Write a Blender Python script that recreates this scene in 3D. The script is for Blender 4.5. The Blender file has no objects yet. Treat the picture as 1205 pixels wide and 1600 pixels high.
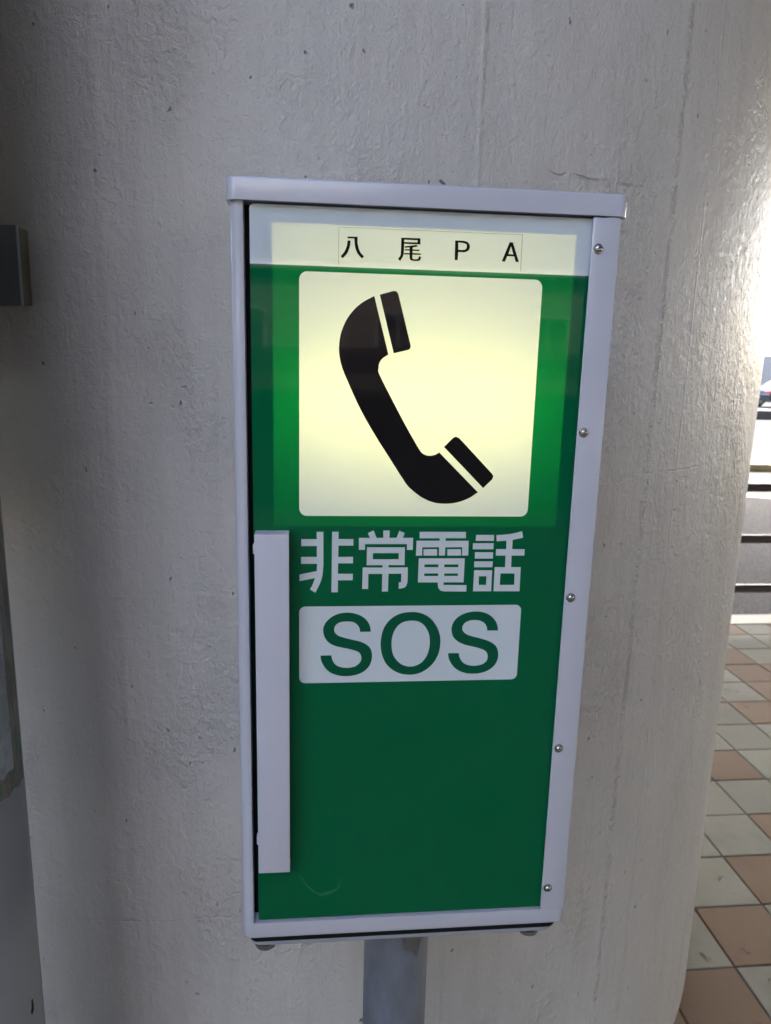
import bpy, bmesh, math, random
from mathutils import Vector, Matrix, noise
from mathutils.geometry import tessellate_polygon
R = math.radians
sc = bpy.context.scene
C = sc.collection

# ------------------------------------------------------------------ camera
cam_d = bpy.data.cameras.new('camera')
cam = bpy.data.objects.new('camera', cam_d); C.objects.link(cam)
cam_d.sensor_fit = 'HORIZONTAL'; cam_d.sensor_width = 36.0
cam_d.lens = 1129.61 / 1205 * 36
cam_d.clip_start = 0.05; cam_d.clip_end = 600
r_, u_, f_ = (Vector(v).normalized() for v in ((.99523015, -.09458759, .02387744), (-.00408908, .20409716, .9789421), (.09746909, .97437033, -.20273688)))
cam.matrix_world = Matrix(((r_.x, u_.x, -f_.x, 0), (r_.y, u_.y, -f_.y, 0), (r_.z, u_.z, -f_.z, 1.45697), (0, 0, 0, 1)))
cam_d.dof.use_dof = True; cam_d.dof.focus_distance = 0.70; cam_d.dof.aperture_fstop = 13
sc.camera = cam

# ------------------------------------------------------------------ world, sun, exposure
SUN_EL, SUN_AZ = R(44), R(35)           # azimuth clockwise from +Y: the sun stands beyond the column, to the right
w = bpy.data.worlds.new('World'); sc.world = w; w.use_nodes = True
nt = w.node_tree; nt.nodes.clear()
sky = nt.nodes.new('ShaderNodeTexSky'); sky.sky_type = 'NISHITA'; sky.sun_disc = False
sky.sun_elevation = SUN_EL; sky.sun_rotation = SUN_AZ; sky.dust_density = 3.5; sky.ozone_density = .7; sky.air_density = .8
bg = nt.nodes.new('ShaderNodeBackground'); bg.inputs[1].default_value = 0.15
wo = nt.nodes.new('ShaderNodeOutputWorld')
nt.links.new(sky.outputs[0], bg.inputs[0]); nt.links.new(bg.outputs[0], wo.inputs[0])
sl = bpy.data.lights.new('sun', 'SUN'); sl.energy = 2.0; sl.angle = R(0.5); sl.color = (1, .95, .86)
so = bpy.data.objects.new('sun', sl); C.objects.link(so)
sd = Vector((math.sin(SUN_AZ) * math.cos(SUN_EL), math.cos(SUN_AZ) * math.cos(SUN_EL), math.sin(SUN_EL)))
so.rotation_euler = sd.to_track_quat('Z', 'Y').to_euler(); so.location = sd * 30
sc.view_settings.view_transform = 'Standard'; sc.view_settings.look = 'None'
sc.view_settings.exposure = 3.78; sc.view_settings.gamma = 1.0; sc.view_settings.use_curve_mapping = False
sc.render.engine = 'CYCLES'
sc.cycles.use_denoising = True
sc.cycles.max_bounces = 10; sc.cycles.diffuse_bounces = 6; sc.cycles.transmission_bounces = 6
sc.cycles.sample_clamp_indirect = 6

# ------------------------------------------------------------------ node helpers
class NG:
    def __init__(s, name):
        s.m = bpy.data.materials.new(name); s.m.use_nodes = True
        s.t = s.m.node_tree; s.t.nodes.clear()
        s.out = s.n('OutputMaterial')
    def n(s, kind, **kw):
        nd = s.t.nodes.new('ShaderNode' + kind)
        for k, v in kw.items():
            if k.startswith('i'):
                key = k[1:]; key = int(key) if key.isdigit() else key.replace('_', ' ')
                nd.inputs[key].default_value = v
            else: setattr(nd, k, v)
        return nd
    def l(s, a, b): s.t.links.new(a, b); return b
    def val(s, x, sock):
        if isinstance(x, (int, float)): sock.default_value = x
        else: s.l(x, sock)
    def math(s, op, a, b=0.0, c=None, clamp=False):
        nd = s.n('Math', operation=op); nd.use_clamp = clamp
        s.val(a, nd.inputs[0]); s.val(b, nd.inputs[1])
        if c is not None: s.val(c, nd.inputs[2])
        return nd.outputs[0]
    def add(s, *a):
        r = a[0]
        for x in a[1:]: r = s.math('ADD', r, x)
        return r
    def mul(s, a, b): return s.math('MULTIPLY', a, b)
    def noise(s, vec, scale, detail=2.0, rough=.5, dist=0.0, out=0):
        nd = s.n('TexNoise'); nd.inputs['Scale'].default_value = scale; nd.inputs['Detail'].default_value = detail
        nd.inputs['Roughness'].default_value = rough; nd.inputs['Distortion'].default_value = dist
        s.l(vec, nd.inputs['Vector']); return nd.outputs[out]
    def scale(s, vec, x, y, z, ox=0, oy=0, oz=0):
        nd = s.n('Mapping'); nd.inputs['Scale'].default_value = (x, y, z); nd.inputs['Location'].default_value = (ox, oy, oz)
        s.l(vec, nd.inputs['Vector']); return nd.outputs[0]
    def ramp(s, x, lo, hi, a=0.0, b=1.0):
        nd = s.n('MapRange'); nd.clamp = True; nd.interpolation_type = 'SMOOTHSTEP'
        s.val(x, nd.inputs[0])
        for i, v in enumerate((lo, hi, a, b)): nd.inputs[i + 1].default_value = v
        return nd.outputs[0]
    def mix(s, fac, a, b):
        nd = s.n('Mix', data_type='RGBA')
        s.val(fac, nd.inputs[0])
        for x, k in ((a, 6), (b, 7)):
            if isinstance(x, tuple): nd.inputs[k].default_value = x + (1,) * (4 - len(x))
            else: s.l(x, nd.inputs[k])
        return nd.outputs[2]
    def bump(s, h, dist, strength=1.0):
        nd = s.n('Bump'); nd.inputs['Strength'].default_value = strength; nd.inputs['Distance'].default_value = dist
        s.l(h, nd.inputs['Height']); return nd.outputs[0]
    def pbr(s, col, rough=.5, metal=0.0, spec=.5, normal=None, coat=0.0, coat_rough=.1):
        p = s.n('BsdfPrincipled')
        for k, v in (('Base Color', col), ('Roughness', rough), ('Metallic', metal), ('Specular IOR Level', spec), ('Coat Weight', coat), ('Coat Roughness', coat_rough)):
            if isinstance(v, tuple): p.inputs[k].default_value = v + (1,)
            elif isinstance(v, (int, float)): p.inputs[k].default_value = v
            else: s.l(v, p.inputs[k])
        if normal is not None: s.l(normal, p.inputs['Normal'])
        return p.outputs[0]
    def end(s, sh): s.l(sh, s.out.inputs[0]); return s.m
    def obj(s): return s.n('TexCoord').outputs['Object']
    def uv(s): return s.n('TexCoord').outputs['UV']

# ------------------------------------------------------------------ materials
def m_column():
    g = NG('painted_concrete'); uv = g.uv()
    sx = g.n('SeparateXYZ'); g.l(uv, sx.inputs[0]); u, v = sx.outputs[0], sx.outputs[1]
    grain = g.noise(uv, 420, 2, .6)
    streak = g.noise(g.scale(uv, 1, .13, 1), 150, 3, .6)
    broad = g.noise(g.scale(uv, 1, .55, 1), 9, 3, .5)
    lumps = g.noise(g.scale(uv, 1, .8, 1), 95, 4, .62, .6)
    lump2 = g.noise(uv, 46, 3, .55, .9)
    mask = g.ramp(g.noise(g.scale(uv, 1, .6, 1, 3.3, 1.7), 5.5, 3, .55), .5, .66)
    # hardened paint runs: raised ridges
    def ridge(u0, wd, wob, seed, broken):
        k = g.noise(g.scale(uv, 0, 1, 0, seed, seed), 14, 4, .7)
        d = g.math('SUBTRACT', g.add(u, g.mul(g.math('SUBTRACT', k, .5), wob)), u0)
        q = g.math('ABSOLUTE', d)
        r = g.ramp(q, 0, wd, 1, 0)
        return g.mul(r, g.ramp(g.noise(g.scale(uv, .3, 1, 1, seed, 0), 22, 4, .7), broken, broken + .16))
    r1 = g.mul(ridge(.5289, .010, .022, 2.0, .40), g.ramp(g.noise(uv, 120, 4, .7, .8), .36, .62))
    r1b = ridge(.5235, .0022, .012, 7.0, .42)
    r2 = ridge(.6065, .0028, .003, 4.0, .30)
    r3 = ridge(.201, .006, .004, 9.0, .25)
    r4 = ridge(-.262, .012, .004, 12.0, .3)
    # pits (air holes)
    def pits(scale, rad, thr):
        vo = g.n('TexVoronoi', feature='F1'); vo.inputs['Scale'].default_value = scale
        vo.inputs['Randomness'].default_value = 1
        g.l(g.scale(g.mix(.015, uv, g.noise(uv, 60, 2, .5, 0, 1)), 1, .72, 1), vo.inputs['Vector'])
        cs = g.n('SeparateXYZ'); g.l(vo.outputs['Color'], cs.inputs[0])
        on = g.math('GREATER_THAN', cs.outputs[0], thr)
        rr = g.mul(cs.outputs[1], rad)
        e = g.math('SUBTRACT', 1, g.math('DIVIDE', vo.outputs['Distance'], g.math('ADD', rr, .02)), clamp=True)
        return g.mul(g.ramp(e, 0, .6), on)
    p1 = pits(62, .15, .72)
    p2 = pits(150, .20, .72)
    p3 = pits(24, .07, .80)
    # small horizontal form lines
    def hline(z0, ua, ub, wd, seed, slope=0.0):
        k = g.noise(g.scale(uv, 1, 0, 0, seed, seed), 17, 6, .8)
        zz = g.math('SUBTRACT', g.add(v, g.mul(g.math('SUBTRACT', k, .5), .022), g.mul(u, -slope)), z0)
        r = g.ramp(g.math('ABSOLUTE', zz), 0, wd, 1, 0)
        a = g.mul(g.ramp(u, ua, ua + .03), g.ramp(u, ub - .03, ub, 1, 0))
        return g.mul(g.mul(r, a), g.ramp(g.noise(g.scale(uv, 1, .3, 0, seed), 40, 3, .7), .40, .52))
    h1 = hline(.672, -.36, -.12, .0022, 3.0, .155)
    h2 = hline(1.70, .29, .47, .003, 5.0, .0)
    h3 = hline(1.086, -.36, -.09, .0035, 8.0)
    h4 = hline(1.02, .30, .62, .003, 11.0)
    h5 = hline(1.30, .50, .72, .0022, 14.0)
    wrinkle = g.add(h2, g.mul(h5, .5))
    H = g.add(g.mul(grain, .28), g.mul(streak, .38), g.mul(broad, 1.2), g.mul(g.mul(lumps, mask), 1.6), g.mul(lumps, .75),
              g.mul(lump2, .7), g.mul(r1, .75), g.mul(r1b, .0), g.mul(r2, .35), g.mul(r3, .35), g.mul(r4, .3),
              g.mul(p1, -1.0), g.mul(p2, -.25), g.mul(p3, -1.3), g.mul(h1, -.3), g.mul(wrinkle, -.6))
    nrm = g.bump(H, .0033, 1.0)
    big = g.noise(g.scale(uv, 1, .35, 1), 3.2, 4, .6)
    base = g.mix(g.ramp(big, .35, .68), (.52, .495, .455), (.58, .557, .52))
    base = g.mix(g.ramp(g.noise(g.scale(uv, 1, .10, 1, 5), 26, 3, .6), .42, .7, 0, .25), base, (.40, .385, .35))
    base = g.mix(g.mul(g.noise(g.scale(uv, 1, 1, 1, 1.3, 4.4), 7, 4, .6), .30), base, (.43, .37, .32))
    dirt = g.math('MAXIMUM', g.mul(p1, .55), g.math('MAXIMUM', g.mul(p3, .75), g.mul(g.add(h1, wrinkle), .10)), clamp=True)
    base = g.mix(dirt, base, (.10, .095, .08))
    rough = g.ramp(g.noise(uv, 70, 3, .6), .3, .7, .28, .44)
    return g.end(g.pbr(base, rough, spec=.22, normal=nrm))

def m_paint(name, col, rough=.35, peel=.00006, metal=0.0, dirt=(.2, .19, .18), dirt_amt=.25, coat=0.0):
    g = NG(name); o = g.obj()
    c = g.mix(g.ramp(g.noise(o, 14, 2, .4), .3, .8, 0, .10), col, tuple(x * .8 for x in col))
    d = g.ramp(g.noise(o, 260, 2, .5), .735, .775, 0, dirt_amt)
    c = g.mix(d, c, dirt)
    n = g.bump(g.add(g.noise(o, 420, 2, .5), g.mul(g.noise(o, 60, 2, .5), .8)), peel, 1)
    r = g.ramp(g.noise(o, 18, 2, .5), .3, .7, rough * .92, rough * 1.1)
    return g.end(g.pbr(c, r, metal, normal=n, coat=coat))

def m_pane(name, dcol, tcol, tfac=.5):
    # printed acrylic: diffuse print that lets the lamp shine through, under a polished surface
    g = NG(name); o = g.obj()
    c = g.mix(g.ramp(g.noise(o, 9, 4, .6), .4, .75, 0, .10), dcol, tuple(min(1, x * .8 + .015) for x in dcol))
    n = g.bump(g.noise(o, 3.5, 1, .4), .0012, .35)
    df = g.n('BsdfDiffuse'); g.l(c, df.inputs[0])
    tr = g.n('BsdfTranslucent', i0=tcol + (1,))
    mx = g.n('MixShader', i0=tfac); g.l(df.outputs[0], mx.inputs[1]); g.l(tr.outputs[0], mx.inputs[2])
    gl = g.n('BsdfGlossy', i0=(1, 1, 1, 1)); g.l(n, gl.inputs['Normal'])
    smear = g.ramp(g.noise(g.scale(o, 1, 1, 2.2), 16, 5, .7, .8), .5, .75, .03, .10)
    g.l(smear, gl.inputs['Roughness'])
    fr = g.n('Fresnel', iIOR=1.31); g.l(n, fr.inputs['Normal'])
    m2 = g.n('MixShader'); g.l(fr.outputs[0], m2.inputs[0]); g.l(mx.outputs[0], m2.inputs[1]); g.l(gl.outputs[0], m2.inputs[2])
    return g.end(m2.outputs[0])

def m_flat(name, col, rough=.5, metal=0.0, spec=.5):
    g = NG(name); o = g.obj()
    c = g.mix(g.ramp(g.noise(o, 25, 4, .6), .4, .7, 0, .3), col, tuple(x * .7 for x in col))
    return g.end(g.pbr(c, rough, metal, spec))

def m_emit(name, col, st):
    g = NG(name); e = g.n('Emission', i0=col + (1,), i1=st); return g.end(e.outputs[0])

def m_tile(name, ca, cb):
    g = NG(name); o = g.obj()
    at = g.n('Attribute', attribute_name='shade'); 
    c = g.mix(at.outputs['Fac'], ca, cb)
    c = g.mix(g.ramp(g.noise(o, 420, 3, .8), .45, .72, 0, .35), c, (.10, .09, .075))
    c = g.mix(g.ramp(g.noise(o, 5, 5, .65), .45, .75, 0, .45), c, tuple(x * .55 for x in ca))
    c = g.mix(g.ramp(g.noise(o, 13, 4, .7, .5), .63, .72, 0, .75), c, (.035, .032, .03))
    n = g.bump(g.add(g.noise(o, 500, 3, .7), g.mul(g.noise(o, 40, 3, .6), 1.0)), .0009, .9)
    return g.end(g.pbr(c, .8, spec=.15, normal=n))

def m_asphalt():
    g = NG('asphalt'); o = g.obj()
    vo = g.n('TexVoronoi'); vo.inputs['Scale'].default_value = 95; g.l(o, vo.inputs['Vector'])
    cs = g.n('SeparateXYZ'); g.l(vo.outputs['Color'], cs.inputs[0])
    c = g.mix(g.ramp(cs.outputs[0], .3, 1), (.034, .033, .031), (.105, .10, .094))
    c = g.mix(g.ramp(g.noise(o, .9, 5, .6), .4, .7, 0, .5), c, (.050, .048, .045))
    n = g.bump(g.add(vo.outputs['Distance'], g.noise(o, 300, 2, .6)), .004, .8)
    return g.end(g.pbr(c, .85, spec=.08, normal=n))

def m_leaf(name, a, b):
    g = NG(name); ri = g.n('ObjectInfo'); ge = g.n('NewGeometry')
    c = g.mix(g.ramp(g.noise(g.obj(), 1.3, 3, .6), .35, .65), a, b)
    df = g.n('BsdfDiffuse'); g.l(c, df.inputs[0]); tr = g.n('BsdfTranslucent'); g.l(c, tr.inputs[0])
    mx = g.n('MixShader', i0=.35); g.l(df.outputs[0], mx.inputs[1]); g.l(tr.outputs[0], mx.inputs[2])
    return g.end(mx.outputs[0])

def m_label():
    # faded label sheet on the pole
    g = NG('faded_label_film'); o = g.obj()
    c = g.mix(g.ramp(g.noise(o, 30, 4, .7), .45, .6), (.30, .33, .33), (.22, .25, .25))
    return g.end(g.pbr(c, .45))
def m_border():
    g = NG('weathered_label_border'); o = g.obj()
    c = g.mix(g.ramp(g.noise(g.scale(o, 1, 1, .35), 60, 5, .75, .6), .42, .58), (.17, .165, .125), (.10, .10, .075))
    c = g.mix(g.ramp(g.noise(o, 34, 4, .7, .4), .60, .66), c, (.02, .16, .08))
    return g.end(g.pbr(c, .5, normal=g.bump(g.noise(o, 240, 3, .7), .0006, .8)))

def m_galv():
    g = NG('grey_post_paint'); o = g.obj()
    c = g.mix(g.ramp(g.noise(g.scale(o, 1, 1, .4), 22, 5, .65), .38, .66), (.165, .175, .205), (.125, .135, .15))
    c = g.mix(g.ramp(g.noise(g.scale(o, 1, 1, .5), 120, 4, .75, .8), .66, .71, 0, .6), c, (.34, .35, .37))
    c = g.mix(g.ramp(g.noise(o, 16, 4, .6), .60, .74, 0, .45), c, (.11, .10, .085))
    n = g.bump(g.add(g.noise(o, 160, 3, .6), g.noise(o, 30, 3, .6)), .0006, .8)
    return g.end(g.pbr(c, .48, normal=n))

M = dict(
    column=m_column(),
    paint=m_paint('lilac_grey_enamel', (.49, .485, .525), .24, .00007, coat=.15),
    handle=m_paint('grey_powder_coat', (.52, .51, .56), .42, .00007, dirt_amt=.15),
    tray=m_paint('tray_grey_paint', (.30, .32, .34), .4, .00008),
    black=m_flat('black_rubber_gap_shade', (.006, .006, .007), .6, spec=.2),
    inner=m_flat('dark_baffle_grey', (.05, .05, .055), .6),
    white_in=m_flat('lamp_housing_white', (.55, .55, .53), .6),
    steel=m_flat('stainless_screw', (.55, .54, .52), .22, 1.0),
    dull_steel=m_flat('zinc_bolt', (.26, .25, .24), .45, .8),
    green=m_pane('green_print', (.001, .205, .072), (.003, .12, .016), .5),
    white=m_pane('white_print', (.76, .83, .85), (.86, .84, .38), .3),
    ink_black=m_pane('black_print', (.012, .010, .010), (.0, .0, .0), .02),
    ink_white=m_pane('white_lettering', (.58, .63, .61), (.4, .4, .4), .02),
    plate_white=m_pane('white_plate_print', (.57, .615, .62), (.4, .4, .4), .02),
    scuff=m_pane('scuffed_print', (.018, .16, .060), (0, .1, 0), .02),
    ink_green=m_pane('green_lettering', (.002, .085, .037), (.0, .1, .0), .02),
    rim=m_flat('acrylic_edge', (.10, .20, .16), .25),
    hair=m_flat('label_edge', (.22, .21, .17), .5),
    tube=m_emit('lamp_tube_glow', (1.0, .965, .60), 1.02),
    pole=m_paint('sign_pole_grey', (.235, .245, .265), .38, .0001, dirt_amt=.5),
    galv=m_galv(), label=m_label(), border=m_border(),
    swbox=m_paint('dark_grey_box_paint', (.115, .120, .125), .45, .0001), swedge=m_flat('aged_putty', (.18, .16, .11), .7),
    board=m_flat('blocker_grey', (.10, .11, .12), .5),
    tile_grey=m_tile('grey_paver', (.25, .235, .178), (.20, .187, .14)), tile_brown=m_tile('brown_paver', (.215, .142, .085), (.165, .105, .062)),
    joint=m_flat('paver_joint_sand', (.07, .06, .05), .9),
    isl=m_flat('island_edge_paint', (.42, .37, .22), .7), kerb=m_flat('kerb_concrete', (.45, .41, .32), .7), asphalt=m_asphalt(),
    line=m_flat('road_paint', (.62, .60, .55), .6), rail=m_paint('brown_rail_paint', (.055, .045, .042), .3, .0001),
    concrete=m_flat('plain_concrete', (.42, .405, .38), .8), wall=m_flat('pale_wall', (.26, .24, .21), .7),
    facade=m_flat('dark_facade', (.10, .085, .08), .7), glass=m_flat('dark_glass', (.02, .022, .03), .08), frame=m_flat('pale_window_frame', (.35, .34, .32), .4),
    car=m_paint('dark_car_paint', (.018, .020, .028), .2, .00001, coat=1.0), tyre=m_flat('tyre_rubber', (.02, .02, .02), .8), rim_m=m_flat('wheel_rim', (.4, .4, .42), .3, .9),
    lens=m_flat('lamp_lens', (.55, .10, .08), .15), dark_matt=m_flat('dark_block_matt', (.03, .028, .028), .7),
    leaf=m_leaf('leaf_green', (.075, .16, .03), (.14, .24, .05)), bark=m_flat('bark', (.10, .075, .05), .9),
)

# ------------------------------------------------------------------ mesh helpers
def obj(name, bm, mats, parent=None, smooth=False, kind=None):
    me = bpy.data.meshes.new(name)
    if name not in ('door_panel', 'sos_plate', 'scuff_mark', 'handset_symbol', 'white_character', 'green_letter', 'black_character'):
        bmesh.ops.recalc_face_normals(bm, faces=bm.faces)
    bm.to_mesh(me); bm.free()
    for m in (mats if isinstance(mats, (list, tuple)) else [mats]): me.materials.append(M[m] if isinstance(m, str) else m)
    if smooth:
        for p in me.polygons: p.use_smooth = True
        try: me.set_sharp_from_angle(angle=R(38))
        except Exception: pass
    o = bpy.data.objects.new(name, me); C.objects.link(o)
    if parent is not None:
        o.parent = parent
        # meshes are written in world metres; children of an Empty get its offset removed
        base = Vector((0, 0, 0)); p = parent
        while p: base += p.location; p = p.parent
        if base.length > 0: me.transform(Matrix.Translation(-base))
    if kind: o['kind'] = kind
    return o
def thing(name, label, cat, loc=(0, 0, 0), group=None):
    o = bpy.data.objects.new(name, None); C.objects.link(o); o.location = loc; o.empty_display_size = .1
    o['label'] = label; o['category'] = cat
    if group: o['group'] = group
    return o
def tag(o, label, cat, group=None):
    o['label'] = label; o['category'] = cat
    if group: o['group'] = group
    return o
def add_box(bm, x0, x1, y0, y1, z0, z1, bev=0.0, seg=2, mi=0):
    r = bmesh.ops.create_cube(bm, size=1)
    vs = r['verts']
    for v in vs: v.co = Vector(((x0 + x1) / 2 + v.co.x * (x1 - x0), (y0 + y1) / 2 + v.co.y * (y1 - y0), (z0 + z1) / 2 + v.co.z * (z1 - z0)))
    fs = set(f for v in vs for f in v.link_faces)
    for f in fs: f.material_index = mi
    if bev > 0:
        es = list(set(e for v in vs for e in v.link_edges))
        bmesh.ops.bevel(bm, geom=es, offset=bev, segments=seg, profile=.5, affect='EDGES')
    return bm
def add_tube(bm, a, b, r, n=32, r2=None, cap=True):
    a, b = Vector(a), Vector(b); d = b - a
    q = d.to_track_quat('Z', 'Y').to_matrix().to_4x4()
    bmesh.ops.create_cone(bm, cap_ends=cap, segments=n, radius1=r, radius2=r if r2 is None else r2, depth=d.length, matrix=Matrix.Translation((a + b) / 2) @ q)
    return bm
def rrect(x0, x1, z0, z1, r, n=6, corners=(1, 1, 1, 1)):
    pts = []
    for k, (cx, cz, a0) in enumerate(((x1 - r, z1 - r, 0), (x0 + r, z1 - r, 90), (x0 + r, z0 + r, 180), (x1 - r, z0 + r, 270))):
        if corners[k]:
            for i in range(n + 1):
                a = R(a0 + 90 * i / n); pts.append((cx + r * math.cos(a), cz + r * math.sin(a)))
        else:
            pts.append(((x1, z1), (x0, z1), (x0, z0), (x1, z0))[k])
    return pts
def tess(bm, loops, y, mi=0):
    """flat face(s) facing -Y in the plane y from outlines (first outer, rest holes)"""
    vl = [[Vector((p[0], p[1], 0)) for p in lp] for lp in loops]
    tris = tessellate_polygon(vl)
    flat = [p for lp in vl for p in lp]
    vs = [bm.verts.new((p.x, y, p.y)) for p in flat]
    for t in tris:
        a, b, c = (flat[i] for i in t)
        if (b - a).cross(c - a).z < 0: t = (t[0], t[2], t[1])
        try: f = bm.faces.new([vs[i] for i in t]); f.material_index = mi
        except ValueError: pass
def extrude_xy(bm, prof, z0, z1, mi=0):
    """closed XY profile (may be concave) -> prism from z0 to z1"""
    b = [bm.verts.new((x, y, z0)) for x, y in prof]; t = [bm.verts.new((x, y, z1)) for x, y in prof]
    n = len(prof)
    for i in range(n): bm.faces.new((b[i], b[(i + 1) % n], t[(i + 1) % n], t[i])).material_index = mi
    bm.faces.new(list(reversed(b))).material_index = mi; bm.faces.new(t).material_index = mi
def glyph_pts(n, k=None):
    G = GL[n] if k is None else [GL[n][k]]
    return [[[(x / 1e4, z / 1e4) for x, z in lp] for lp in it] for it in G]
def glyph_bm(n, y, k=None, thick=.00012):
    """print / cut vinyl with its real, very small thickness"""
    bm = bmesh.new()
    for it in glyph_pts(n, k):
        tess(bm, it, y)
        for lp in it:
            a = [bm.verts.new((x, y, z)) for x, z in lp]; b = [bm.verts.new((x, y + thick, z)) for x, z in lp]
            for i in range(len(lp)): bm.faces.new((a[i], a[(i + 1) % len(lp)], b[(i + 1) % len(lp)], b[i]))
    return bm

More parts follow.
